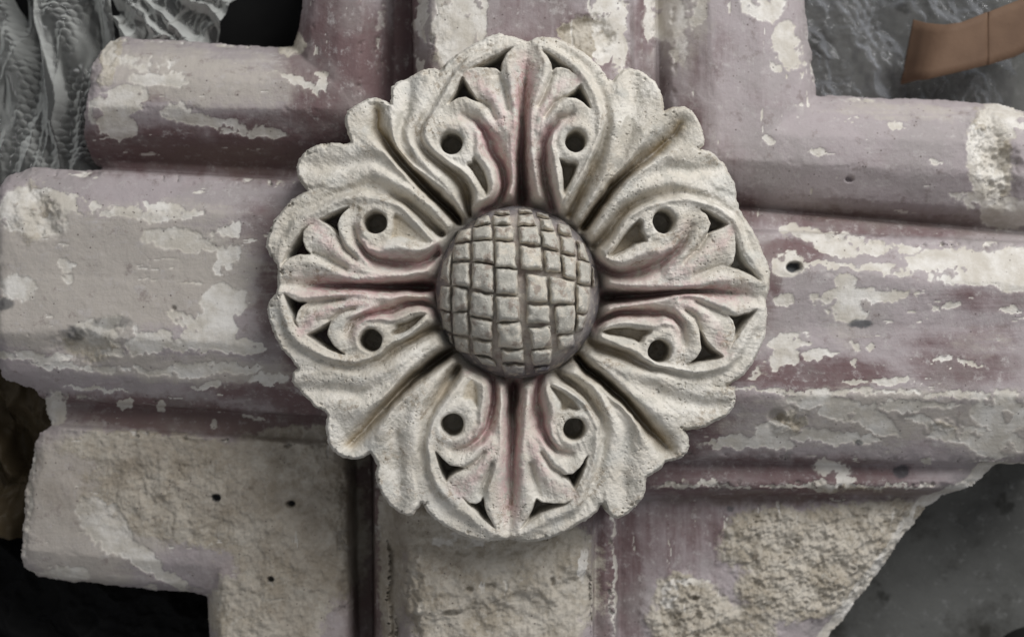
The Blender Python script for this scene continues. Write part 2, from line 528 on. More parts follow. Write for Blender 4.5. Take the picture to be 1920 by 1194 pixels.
PLASTER = [
    # roll at the upper left
    (205, 205, 42, 34), (222, 240, 36, 22), (240, 185, 40, 26), (330, 208, 26, 20), (362, 226, 40, 13, 6), (430, 236, 50, 13, 8), (495, 248, 44, 14, 6),
    (300, 150, 60, 14, 0, .8), (270, 120, 60, 16, 4, .55), (600, 160, 12, 22, 20), (560, 152, 34, 8, 25, .8), (200, 100, 16, 26),
    # rib to the left
    (60, 400, 70, 46, 10, .8), (110, 372, 60, 14, 12), (180, 392, 110, 12, 5, .9), (290, 398, 60, 18, 0), (345, 400, 36, 9, 0), (345, 450, 78, 22, 5), (425, 440, 30, 16, -30), (440, 425, 14, 14),
    (430, 478, 22, 20), (418, 500, 16, 16), (420, 570, 40, 40, 30), (398, 615, 52, 32), (345, 600, 34, 14, 25), (430, 645, 58, 16, 6), (470, 650, 30, 10),
    (124, 498, 17, 13), (128, 520, 14, 8), (300, 640, 130, 18, 4, .95), (200, 618, 60, 30, 0, .7), (30, 540, 40, 26, 0, .6), (60, 668, 80, 10, 4, .9), (150, 690, 90, 7, 4),
    (270, 694, 50, 4, 4), (330, 699, 70, 7, 2), (400, 690, 90, 9, 2), (390, 722, 34, 6, -10), (180, 730, 60, 4, 4), (500, 710, 40, 10, 0, .8), (240, 660, 60, 7),
    (235, 758, 14, 10), (300, 762, 8, 10), (100, 765, 26, 34, 0, .9), (400, 795, 8, 10), (470, 780, 30, 6, 8, .7),
    # slab at the lower left
    (185, 965, 44, 28, 20), (210, 1000, 44, 36, 30), (265, 1045, 60, 18, 35), (320, 1085, 46, 12, 32), (130, 1075, 44, 14, 0, .7), (55, 930, 7, 130, 6, .55),
    # rib to the right
    (1530, 442, 60, 12, 6), (1570, 460, 44, 22, 8), (1620, 462, 50, 16, 4), (1690, 465, 40, 8), (1560, 497, 70, 5, 3, .9), (1700, 505, 90, 12, 3), (1800, 500, 110, 34, 3), (1900, 505, 60, 40),
    (1560, 560, 40, 10), (1620, 555, 70, 18, 2), (1590, 585, 40, 20), (1690, 548, 36, 7), (1585, 527, 20, 14), (1785, 571, 18, 6), (1755, 576, 8, 5), (1900, 580, 24, 8),
    (1480, 640, 44, 18, -10), (1530, 665, 30, 8, -4), (1468, 672, 26, 16), (1600, 645, 14, 8), (1636, 648, 8, 6), (1602, 680, 7, 8), (1675, 715, 44, 7, -2), (1768, 672, 20, 7), (1820, 680, 24, 4, 18),
    (1480, 430, 22, 10, -20), (1478, 498, 32, 24, 0, .9), (1470, 560, 20, 12), (1440, 690, 40, 12, -25, .8), (1540, 733, 190, 4, 1, .9), (1790, 738, 130, 5, 1), (1640, 716, 60, 6, 0, .9),
    # lower chamfer to the right
    (1560, 762, 84, 22, 12), (1640, 790, 50, 20, 30, .9), (1450, 810, 36, 18), (1400, 830, 90, 12), (1560, 820, 90, 12, 4), (1700, 760, 90, 9), (1730, 790, 30, 8, 20), (1800, 815, 60, 16), (1880, 770, 60, 40, 0, .8), (1870, 830, 60, 26, 0, .7),
    (1560, 880, 34, 18, 15, .8), (1570, 904, 40, 7), (1290, 908, 60, 5, 0, .8), (1340, 905, 8, 10), (1290, 902, 8, 9), (1735, 864, 8, 8), (1500, 912, 290, 3.5, 0, .75),
    # roll at the upper right
    (1430, 10, 42, 30), (1470, 70, 24, 30), (1485, 100, 22, 30), (1455, 122, 10, 14), (1500, 122, 12, 12), (1250, 30, 44, 50, 0, .7), (1310, 20, 20, 40, 20, .6), (1280, 90, 14, 40, 0, .5), (1265, 100, 12, 16),
    (1682, 236, 14, 10), (1530, 286, 18, 9, 20), (1502, 206, 10, 12, 30), (1815, 368, 34, 7, 8), (1800, 384, 30, 14, 0, .7), (1750, 302, 12, 5), (1850, 310, 36, 80, -10), (1880, 230, 50, 40), (1890, 400, 50, 30, 0, .9), (1620, 190, 40, 6, 0, .5), (1440, 262, 14, 6),
    # top rib
    (850, 40, 40, 90, 0, .85), (900, 20, 14, 70, 0, .8), (1135, 40, 26, 70, 0, .95), (1130, 100, 14, 22), (1160, 60, 16, 90, 0, .75), (1218, 25, 7, 60), (790, 40, 12, 120, 0, .7), (712, 40, 10, 18, 0, .5),
    # bottom
    (1095, 1060, 8, 40), (860, 1012, 60, 14, 0, .6),
    (1152, 1060, 3.5, 140, 0, .85), (1300, 1090, 34, 8), (1255, 1110, 16, 30, 10), (1640, 1085, 18, 150, 40, .75), (1790, 935, 18, 34, 45, .9), (1845, 885, 16, 26, 50, .9),
]
ROUGH = [
    (420, 930, 250, 100, 4), (560, 1000, 130, 150), (300, 850, 200, 40, 6, .8), (500, 1150, 110, 90), (560, 850, 130, 50),
    (930, 1100, 190, 160), (930, 1020, 180, 60), (800, 1000, 60, 60), (730, 1050, 22, 200, 0, .8),
    (1440, 1010, 92, 60, -10), (1560, 1020, 170, 70, -12), (1640, 985, 110, 44, -14), (1500, 1100, 120, 60), (1580, 1060, 100, 80, -40), (1300, 1160, 80, 70), (1400, 1180, 60, 60, 0, .7), (1270, 1110, 40, 40),
    (1100, 70, 46, 38), (1075, 60, 30, 20), (1860, 290, 40, 90, -10, .9), (205, 110, 22, 50, 10, .8), (60, 400, 50, 60, 0, .6), (170, 650, 60, 30, 0, .7), (1480, 790, 30, 26, 0, .8), (1770, 800, 30, 14, 0, .6),
    (830, 60, 20, 90, 0, .5), (545, 80, 26, 22), (1600, 915, 90, 5, 0, .6),
]
MAROON = [
    (500, 430, 80, 60, 0, .55), (510, 560, 30, 90, 0, .8), (350, 570, 130, 40, 0, .35), (300, 282, 200, 46, 4, .9), (640, 150, 110, 160, 0, .95), (480, 280, 120, 60, 4, .9), (260, 180, 60, 14, 0, .5),
    (330, 780, 300, 30, 4, .95), (560, 760, 60, 60, 0, .9), (500, 730, 120, 30, 0, .6), (1480, 475, 80, 24, 0, .75), (1520, 700, 170, 34, 0, .75), (1800, 670, 120, 60, 0, .5), (1640, 420, 260, 22, 3, .6), (1850, 560, 90, 30, 0, .4),
    (1450, 900, 300, 40, 0, .75), (1260, 1000, 110, 90, 0, .45), (1131, 1080, 22, 160, 0, .6), (1180, 1080, 30, 160, 0, .6), (1000, 40, 100, 70, 0, .45), (1205, 60, 20, 160, 0, .5), (1330, 110, 60, 60, 0, .35), (760, 60, 26, 160, 0, .9), (1450, 520, 20, 30, 0, .9), (1440, 700, 40, 20, 0, .8),
    (140, 900, 60, 60, 0, .5), (160, 1060, 80, 30, 0, .4), (690, 1000, 40, 240, 0, .9),
]
WASH = [(210, 510, 270, 110, 0, 1.1), (120, 590, 160, 70, 0, 1.0), (100, 440, 120, 50, 0, .9), (330, 400, 150, 30, 0, .5), (380, 150, 190, 50, 4, .8), (300, 110, 120, 40, 0, .6), (480, 130, 70, 40, 0, .5), (1650, 780, 260, 60, 0, .7), (1880, 800, 120, 60, 0, .8), (1420, 800, 100, 40, 0, .5),
        (330, 690, 260, 30, 3, .7), (1280, 60, 60, 90, 0, .5), (1600, 600, 60, 60, 0, .4), (1700, 210, 160, 20, 3, .5), (850, 50, 60, 100, 0, .6), (160, 960, 160, 150, 0, 1.0), (1840, 640, 60, 30, 0, .4)]
wash = blobs(WASH, 0.55)
plaster = blobs(PLASTER)
rough = blobs(ROUGH, 0.45)
rosr = np.hypot((PU - 971) / 1.0, (PV - 542) / 1.0)
maroon = blobs(MAROON, 0.55)
# small flakes and brush-wide streaks along each arm
hor = np.isin(PART, (0, 1)) | (np.isin(PART, (4, 7)) & (PU < 540)) | ((PART == 5) & (PU > 1530)) | ((PART == 6) & (PV < 940))
al = np.where(hor, PU, PV)
ac = np.where(hor, PV, PU)
st1 = fbm(al / 46, ac / 9, 71, 4, 0.6)
st2 = fbm(al / 160, ac / 22, 81, 3, 0.6)
plaster = np.maximum(plaster, 0.8 * smooth(0.58, 0.68, st1 + 0.35 * st2))
plaster = plaster * (1 - 0.75 * (smooth(0.15, 0.45, fbm(PU / 30, PV / 30, 91, 4, 0.6))))
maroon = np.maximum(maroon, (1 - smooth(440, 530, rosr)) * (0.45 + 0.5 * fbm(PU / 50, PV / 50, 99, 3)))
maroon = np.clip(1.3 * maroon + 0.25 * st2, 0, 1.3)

# relief: chipped edges, broken stone, pits
rz = RZ.copy()
zb = blur(RZ, 5)
conv = np.clip(RZ - zb, 0, 0.01)                     # proud edges get worn and chipped
rz -= conv * (0.25 + 1.3 * np.clip(fbm(PU / 40, PV / 40, 31, 4), 0, 1))
chp = smooth(0.10, 0.55, fbm(PU / 30, PV / 30, 37, 5, 0.7)) * smooth(0.0004, 0.0030, conv)
rz -= 0.0045 * chp
plaster = np.maximum(plaster, 0.62 * chp)
rz += 0.0012 * fbm(PU / 60, PV / 60, 33, 4)
chunk = fbm(PU / 34, PV / 34, 41, 5, 0.62)
rz += rough * np.where(PU < 1150, 0.0040, 0.0075) * chunk + rough * np.where(PU < 1150, 0.0014, 0.0036) * fbm((PU + PV) / 9, (PV - PU) / 14, 42, 5, 0.7)
rz += blobs([(1440, 1010, 92, 60, -10), (1560, 1020, 170, 70, -12), (1640, 985, 110, 44, -14), (1500, 1100, 120, 60), (1300, 1160, 80, 70)], 0.4) * 0.004
rz -= blobs([(1100, 70, 46, 38)]) * 0.006
# the broken patch of the bottom rib steps down
rz -= 0.006 * smooth(1120, 1150, wv + 30 * fbm(PU / 60, PV / 60, 77, 3) + 0.2 * (wu - 900)) * (PART == 3) * (wu > 740) * (wu < 1110)
rz -= 0.007 * (1 - smooth(770, 800, wu + 12 * chunk)) * smooth(1000, 1040, wv) * (PART == 3) * (wu > 730)
# chipped ends and hollow
rz -= 0.010 * blobs([(1870, 300, 30, 60, -15)], 0.7) + 0.009 * blobs([(75, 400, 24, 34, -30)], 0.8) + 0.008 * blobs([(150, 650, 40, 22)], 0.8)
rz -= smooth(0.35, 0.6, plaster) * 0.0007
PITS = [(1490, 501, 17, 12, .012), (405, 933, 9, 8, .010), (544, 945, 9, 7, .010), (507, 1086, 7, 6, .008), (1593, 336, 9, 6, .006), (868, 1035, 16, 8, .004), (920, 1100, 12, 8, .004), (1035, 1090, 6, 10, .004), (880, 1105, 8, 6, .004),
        (1620, 955, 14, 6, .004), (845, 1150, 18, 7, .006), (1300, 1120, 12, 6, .005), (325, 578, 6, 5, .003), (1455, 780, 16, 14, .006)]
for a, b, ra, rb, dp in PITS:
    d = np.sqrt(((PU - a) / ra) ** 2 + ((PV - b) / rb) ** 2)
    rz -= dp * (1 - smooth(0.5, 1.1, d))
blk = np.zeros(RX.shape)
for a, b, ra, rb, s in [(1490, 501, 15, 10, .95), (1612, 607, 26, 10, .8), (1690, 884, 16, 14, .75), (1612, 830, 9, 6, .7), (140, 625, 18, 16, .6), (210, 605, 40, 12, .45), (8, 570, 18, 12, .7), (405, 933, 8, 7, .9), (544, 945, 7, 6, .9), (507, 1086, 6, 5, .7), (1368, 952, 7, 7, .6), (1700, 780, 20, 10, .3)]:
    d = np.sqrt(((wu * .5 + PU * .5 - a) / ra) ** 2 + ((wv * .5 + PV * .5 - b) / rb) ** 2)
    blk = np.maximum(blk, s * (1 - smooth(0.7, 1.15, d)))

# cut to the silhouette of the block, ends rounded over
sd = sdist(RX, RY, SILW) + 0.0032 * fbm(RX / 0.012, RY / 0.012, 61, 5, 0.65)
rnd = np.clip(1 - sd / 0.012, 0, 1)
rz -= (0.007 + 0.006 * fbm(RX / 0.02, RY / 0.02, 63, 4, 0.65)) * rnd ** 1.8 * (PART != 6)
bev = np.clip(1 - sd / 0.020, 0, 1) * (PART == 6)
rz -= 0.012 * bev
plaster = np.maximum(plaster, 0.8 * smooth(0.35, 0.6, bev) * (fbm(PU / 40, PV / 40, 66, 3) > -0.4))
FLOORZ = -H0 + 0.002
rz = np.where(sd < -0.0005, FLOORZ, rz)
keep = sd > -0.0021
# nothing is needed under the middle of the rosette
rr = np.hypot(RX - cxw, RY - cyw)
keep &= rr > 0.150
cell = lambda m: m[:-1, :-1] & m[1:, :-1] & m[1:, 1:] & m[:-1, 1:]
cellkeep = cell(keep)
pc = PART[:-1, :-1]
RIBN = [(0, 'rib', 'pale worn rib running to the left, its end chipped'), (1, 'rib', 'mauve painted rib running to the right with a dark hole'),
        (2, 'rib', 'mauve and cream rib running up'), (3, 'rib', 'broken rough rib running down'),
        (4, 'corner_moulding', 'rounded moulding at the upper left with a long cream flake'), (5, 'corner_moulding', 'smooth lilac rounded moulding at the upper right'),
        (6, 'corner_moulding', 'broken panel at the lower right with a slanting edge'), (7, 'corner_moulding', 'rough tan slab at the lower left')]
shade_grime = blobs([(430, 900, 320, 110, 4, .62), (560, 1060, 150, 170, 0, .55), (120, 900, 90, 100, 0, .45), (740, 1080, 40, 160, 0, .7), (850, 1060, 70, 90, 0, .25), (1650, 925, 120, 12, 0, .5), (1400, 935, 200, 10, 0, .4), (480, 300, 200, 30, 4, .4), (1690, 405, 260, 20, 3, .35)], 0.6)  # dirt with shade painted in, mostly over the lower left stone
ribattrs = dict(shade_grime=shade_grime, plaster=plaster, rough=rough, maroon=maroon, blackspot=blk, wash=wash, streak=fbm(al / 110, ac / 4.0, 95, 4, 0.65))
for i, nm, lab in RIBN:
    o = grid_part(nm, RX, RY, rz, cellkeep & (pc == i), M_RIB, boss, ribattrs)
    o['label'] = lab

# ------------------------------------------------------------------ the rosette
KEYS = 'A T1t T1i T1o T2t T2i T2o E St Sa Sb X0 K7 Kb G0 G1 G2 N1 N2 D R Vm Cm B L'.split()
G = {'TR': [(1099, 421), (1187, 314), (1278, 233), (1312, 222)], 'BR': [(1085, 672), (1171, 751), (1254, 842), (1272, 860)],
     'BL': [(850, 656), (735, 750), (655, 835), (630, 850)], 'TL': [(857, 407), (752, 303), (706, 205), (684, 188)]}


def lm(s, g, side):
    v = [tuple(float(c) for c in w.split(',')) for w in s.split()]
    g = G[g]
    # A..Kb, then the shared groove, then the rest
    return np.array(v[:14] + [g[0], g[1], g[2]] + v[14:16] + [g[3]] + v[16:])


LMK = {
    'TR': lm('990,75 1015,94 1034,132 1079,140 1089,159 1060,184 1107,201 1079,264 1057,362 1049,299 1084,307 983,383 1050,398 1085,412 1148,148 1246,207 1122,255 1141,235 1153,240 1077,84 1190,126', 'TR', 0),
    'TL': lm('990,75 962,89 938,134 878,131 867,146 896,190 842,193 846,268 912,367 889,294 876,311 979,383 888,396 870,403 822,128 733,192 797,258 781,245 767,248 880,82 757,142', 'TL', 0),
    'RT': lm('1440,562 1426,528 1366,502 1378,438 1364,420 1327,439 1315,392 1245,414.5 1140,479 1214,454 1199,411 1130,557 1120,476 1106,446 1383,373 1313,279 1255,377 1262,357 1262,341 1411,425 1365,305', 'TR', 0),
    'RB': lm('1440,562 1420,580 1368,592 1372,650 1355,668 1312,619 1290,684 1237,658 1128,622 1222,619 1199,644 1130,559 1114,624 1093,655 1365,724 1282,806 1240,686 1244,695 1244,709 1428,655 1378,765', 'BR', 0),
    'BR': lm('955,1010 977,990 1005,935.5 1074,937 1078,917 1057,889 1102,858 1077,805 1032,722 1050,770 1087,767 965,712 1026,704 1060,690 1128,951 1214,897 1121,800 1135,806 1153,808 1070,995 1182,962', 'BR', 0),
    'BL': lm('955,1010 930,992 905,932 868,935 836,902 868,877 817,848 848,797 886,704 895,765 866,745 962,712 872,696 858,670 785,947 693,848 808,802 792,806 770,804 830,988 735,958', 'BL', 0),
    'LB': lm('518,534 532,549 574,568 557,614 576,629 619,604 644,664 695,637 797,590 744,607 737,629 812,536 820,598 832,630 555,691 612,775 700,670 692,686 690,706 510,628 548,735', 'BL', 0),
    'LT': lm('518,534 528,497 580,476 577,422 601,412 636,441 651,388 704,417 807,455 730,449 740,400 812,536 822,452 842,424 570,356 656,263 706,373 706,345 700,322 517,408 557,297', 'TL', 0),
}
SEQ = ['RB', 'BR', 'BL', 'LB', 'LT', 'TL', 'TR', 'RT']            # clockwise in the photo from the right axis
CX, CY = 971.0, 547.0

# lines of the carving on the reference half (photo pixels, height mm): hollows and crests
LINES = {
    'V0': ([(990, 92), (986, 150), (979, 210), (977, 260), (979, 320), (983, 383)], [44, 37, 30, 21, 8, -6]),
    'C1': ([(1010, 88), (1024, 124), (1015, 157), (1003, 190), (996, 225), (996, 270), (1003, 320), (1012, 378)], [46, 48, 49, 49, 48, 46, 42, 32]),
    'V2': ([(1036, 138), (1024, 165), (1010, 198)], [44, 43, 44]),
    'C3': ([(1082, 150), (1056, 158), (1036, 178), (1018, 208), (1007, 240)], [46, 49, 50, 50, 49]),
    'V3': ([(1058, 183), (1040, 193), (1022, 220)], [45, 45, 46]),
    'C3b': ([(1105, 203), (1086, 193), (1064, 190), (1046, 203), (1030, 226), (1016, 245)], [47, 50, 51, 51, 50, 48]),
    'V4': ([(1072, 214), (1048, 222), (1030, 243), (1021, 266), (1019, 300), (1024, 340), (1038, 388)], [46, 42, 36, 30, 24, 16, 2]),
    'C5': ([(1052, 236), (1038, 252), (1034, 274), (1040, 297), (1046, 337), (1052, 371), (1050, 390)], [48, 50, 51, 51, 49, 45, 38]),
    'C7': ([(1000, 80), (1012, 85), (1044, 99), (1077, 124), (1099, 149), (1116, 182), (1124, 216), (1121, 253), (1110, 282), (1094, 320), (1075, 350), (1060, 373), (1050, 398)],
           [45, 46, 47, 48, 48, 49, 50, 51, 51, 50, 48, 45, 36]),
    'Va': ([(1052, 88), (1088, 112), (1116, 145), (1133, 182), (1139, 225), (1130, 272), (1112, 314), (1095, 350), (1070, 400)], [42.5, 42, 42, 42, 41, 38, 32, 24, 6]),
    'Cb': ([(1149, 152), (1153, 200), (1154, 240), (1149, 276), (1137, 325), (1112, 372), (1085, 412)], [42, 46, 49, 50, 49, 45, 35]),
    'Cx': ([(1002, 73), (1024, 68), (1077, 88), (1111, 111), (1140, 147)], [43, 43, 43, 43, 42]),
    'V11': ([(1186, 132), (1192, 185), (1182, 240), (1166, 283)], [38, 39, 42, 46]),
    'C12': ([(1160, 140), (1158, 170)], [43, 45]),
    'C13': ([(1244, 212), (1209, 249), (1179, 297), (1142, 340), (1112, 378), (1090, 411)], [44, 50, 50, 48, 44, 35]),
    'V14': ([(1278, 233), (1268, 247), (1230, 284), (1187, 314), (1147, 352), (1099, 421)], [38, 33, 27, 20, 9, -6]),
    'De': ([(1258, 206), (1285, 203), (1303, 212)], [44, 44, 43]),
}
RING = [(1079 + 30 * math.cos(a), 264 + 30 * math.sin(a)) for a in np.linspace(0, 2 * math.pi, 17)]
T1 = [(1015, 94), (1030, 101), (1050, 114), (1069, 130), (1080, 142), (1067, 131), (1052, 126), (1041, 127), (1034, 133), (1032, 119), (1025, 105)]
T2 = [(1089, 159), (1098, 177), (1108, 203), (1095, 192), (1080, 184), (1059, 184), (1075, 172)]
SL = [(1049, 299), (1054, 316), (1056, 340), (1057, 362), (1070, 342), (1078, 325), (1084, 307), (1078, 303), (1066, 304), (1056, 300)]
VIN = [(990, 60), (1030, 76), (1060, 92), (1092, 116), (1118, 147), (1134, 183), (1139, 225), (1130, 272), (1112, 314), (1095, 350), (1070, 400), (1030, 440), (983, 430)]
FLOOR1 = dict(TR=24, TL=6, RT=22, RB=14, BR=12, BL=8, LB=6, LT=6)
FLOOR2 = dict(TR=10, TL=6, RT=14, RB=10, BR=6, BL=6, LB=5, LT=6)
FLOORS = dict(TR=18, TL=30, RT=24, RB=30, BR=36, BL=42, LB=32, LT=42)


def tps(src, dst):
    sc = 100.0
    c = src.mean(0)
    s = (src - c) / sc
    n = len(s)
    d = np.linalg.norm(s[:, None] - s[None], axis=2)
    K = np.where(d > 0, d * d * np.log(d + 1e-12), 0) + np.eye(n) * 0.003
    Pm = np.hstack([np.ones((n, 1)), s])
    A = np.zeros((n + 3, n + 3))
    A[:n, :n] = K
    A[:n, n:] = Pm
    A[n:, :n] = Pm.T
    w = np.linalg.solve(A, np.vstack([dst, np.zeros((3, 2))]))

    def f(x, y):
        x = (x - c[0]) / sc
        y = (y - c[1]) / sc
        ox = w[n, 0] + w[n + 1, 0] * x + w[n + 2, 0] * y
        oy = w[n, 1] + w[n + 1, 1] * x + w[n + 2, 1] * y
        for i in range(n):
            r2 = (x - s[i, 0]) ** 2 + (y - s[i, 1]) ** 2
            u = 0.5 * r2 * np.log(r2 + 1e-18)
            ox += w[i, 0] * u
            oy += w[i, 1] * u
        return ox, oy
    return f


OUT = [(990, 75), (1005, 67), (1024, 65), (1050, 70), (1077, 84), (1095, 95), (1111, 107), (1128, 125), (1141, 144), (1150, 148), (1158, 138), (1170, 128), (1182, 124), (1200, 128), (1215, 137),
       (1230, 150), (1240, 168), (1246, 190), (1246, 206), (1253, 203), (1265, 198), (1283, 197), (1300, 205), (1311, 221), (1320, 242), (1324, 262), (1321, 272), (1313, 279), (1330, 281), (1343, 287),
       (1350, 297), (1362, 304), (1372, 325), (1381, 345), (1384, 358), (1383, 370), (1390, 390), (1398, 405), (1411, 425), (1425, 450), (1432, 470), (1442, 490), (1447, 510), (1446, 540), (1438, 562),
       (1441, 575), (1441, 600), (1437, 630), (1427, 658), (1413, 683), (1395, 705), (1375, 719), (1365, 724), (1380, 727), (1383, 745), (1380, 765), (1366, 780), (1345, 790), (1325, 802), (1300, 806),
       (1284, 807), (1293, 820), (1295, 838), (1290, 850), (1278, 860), (1262, 866), (1250, 868), (1240, 880), (1225, 890), (1214, 896), (1212, 915), (1207, 935), (1195, 952), (1180, 965), (1160, 974),
       (1147, 972), (1138, 962), (1133, 950), (1127, 948), (1120, 962), (1105, 974), (1085, 985), (1060, 1000), (1035, 1010), (1000, 1018), (975, 1018), (955, 1012), (940, 1016), (915, 1017), (890, 1013),
       (860, 1003), (835, 990), (815, 976), (800, 962), (790, 945), (783, 955), (775, 966), (763, 970), (745, 963), (728, 950), (715, 930), (705, 908), (702, 890), (706, 875), (700, 862), (693, 850),
       (680, 860), (660, 863), (640, 859), (622, 848), (612, 832), (609, 805), (611, 780), (606, 773), (590, 766), (580, 755), (565, 741), (552, 728), (543, 715), (548, 698), (556, 691), (543, 675), (525, 655),
       (512, 630), (503, 605), (498, 580), (503, 562), (515, 550), (518, 540), (519, 505), (518, 496), (503, 478), (495, 462), (500, 440), (510, 412), (525, 395), (545, 373), (571, 356), (556, 330), (552, 312),
       (557, 295), (572, 279), (597, 268), (622, 266), (648, 268), (656, 264), (650, 249), (644, 228), (648, 207), (664, 195), (689, 182), (706, 182), (720, 186), (731, 193), (731, 175), (733, 161), (744, 151), (769, 140),
       (794, 126), (815, 124), (823, 129), (836, 115), (857, 99), (882, 82), (911, 67), (936, 60), (961, 65)]

RS = 0.0005
x0, y0 = P(480, 1035, ZF)
x1, y1 = P(1462, 45, ZF)
qx = np.arange(x0, x1, RS)
qy = np.arange(y0, y1, RS)
QX, QY = np.meshgrid(qx, qy, indexing='ij')
U = 960 + QX / PXM
V = 597 - QY / PXM
# a slow waver so no two leaves are ruled alike
Uw = U + 2.2 * fbm(U / 26, V / 26, 101, 3)
Vw = V + 2.2 * fbm(U / 26, V / 26, 111, 3)
rad = np.hypot(Uw - CX, Vw - CY)
ang = np.degrees(np.arctan2(Vw - CY, Uw - CX))


def boundary(pts, base):
    """angle of a dividing line as a function of radius, near base degrees"""
    r = [math.hypot(x - CX, y - CY) for x, y in pts]
    a = [base + ((math.degrees(math.atan2(y - CY, x - CX)) - base + 180) % 360 - 180) for x, y in pts]
    o = np.argsort(r)
    return np.interp(rad, np.array(r)[o], np.array(a)[o])


AX = {0: [(1130, 557), (1250, 549), (1340, 545), (1400, 552), (1440, 562)], 90: [(964, 712), (961, 800), (959, 900), (956, 1010)],
      180: [(812, 536), (700, 536), (600, 534), (518, 534)], 270: [(981, 383), (977, 300), (979, 215), (986, 140), (990, 75)]}
GB = {45: G['BR'], 135: G['BL'], 225: G['TL'], 315: G['TR']}
GB[45] = [G['BR'][0], (1107, 700), (1142, 724), (1171, 751), (1209, 794), G['BR'][2], G['BR'][3]]
GB[135] = [G['BL'][0], (825, 671), (771, 711), (718, 767), G['BL'][2], G['BL'][3]]
GB[225] = [G['TL'][0], (801, 355), (771, 323), (733, 281), (704, 238), G['TL'][2], G['TL'][3]]
GB[315] = [G['TR'][0], (1147, 351), (1187, 314), (1230, 284), (1268, 249), G['TR'][2], G['TR'][3]]
BND = {**AX, **GB}

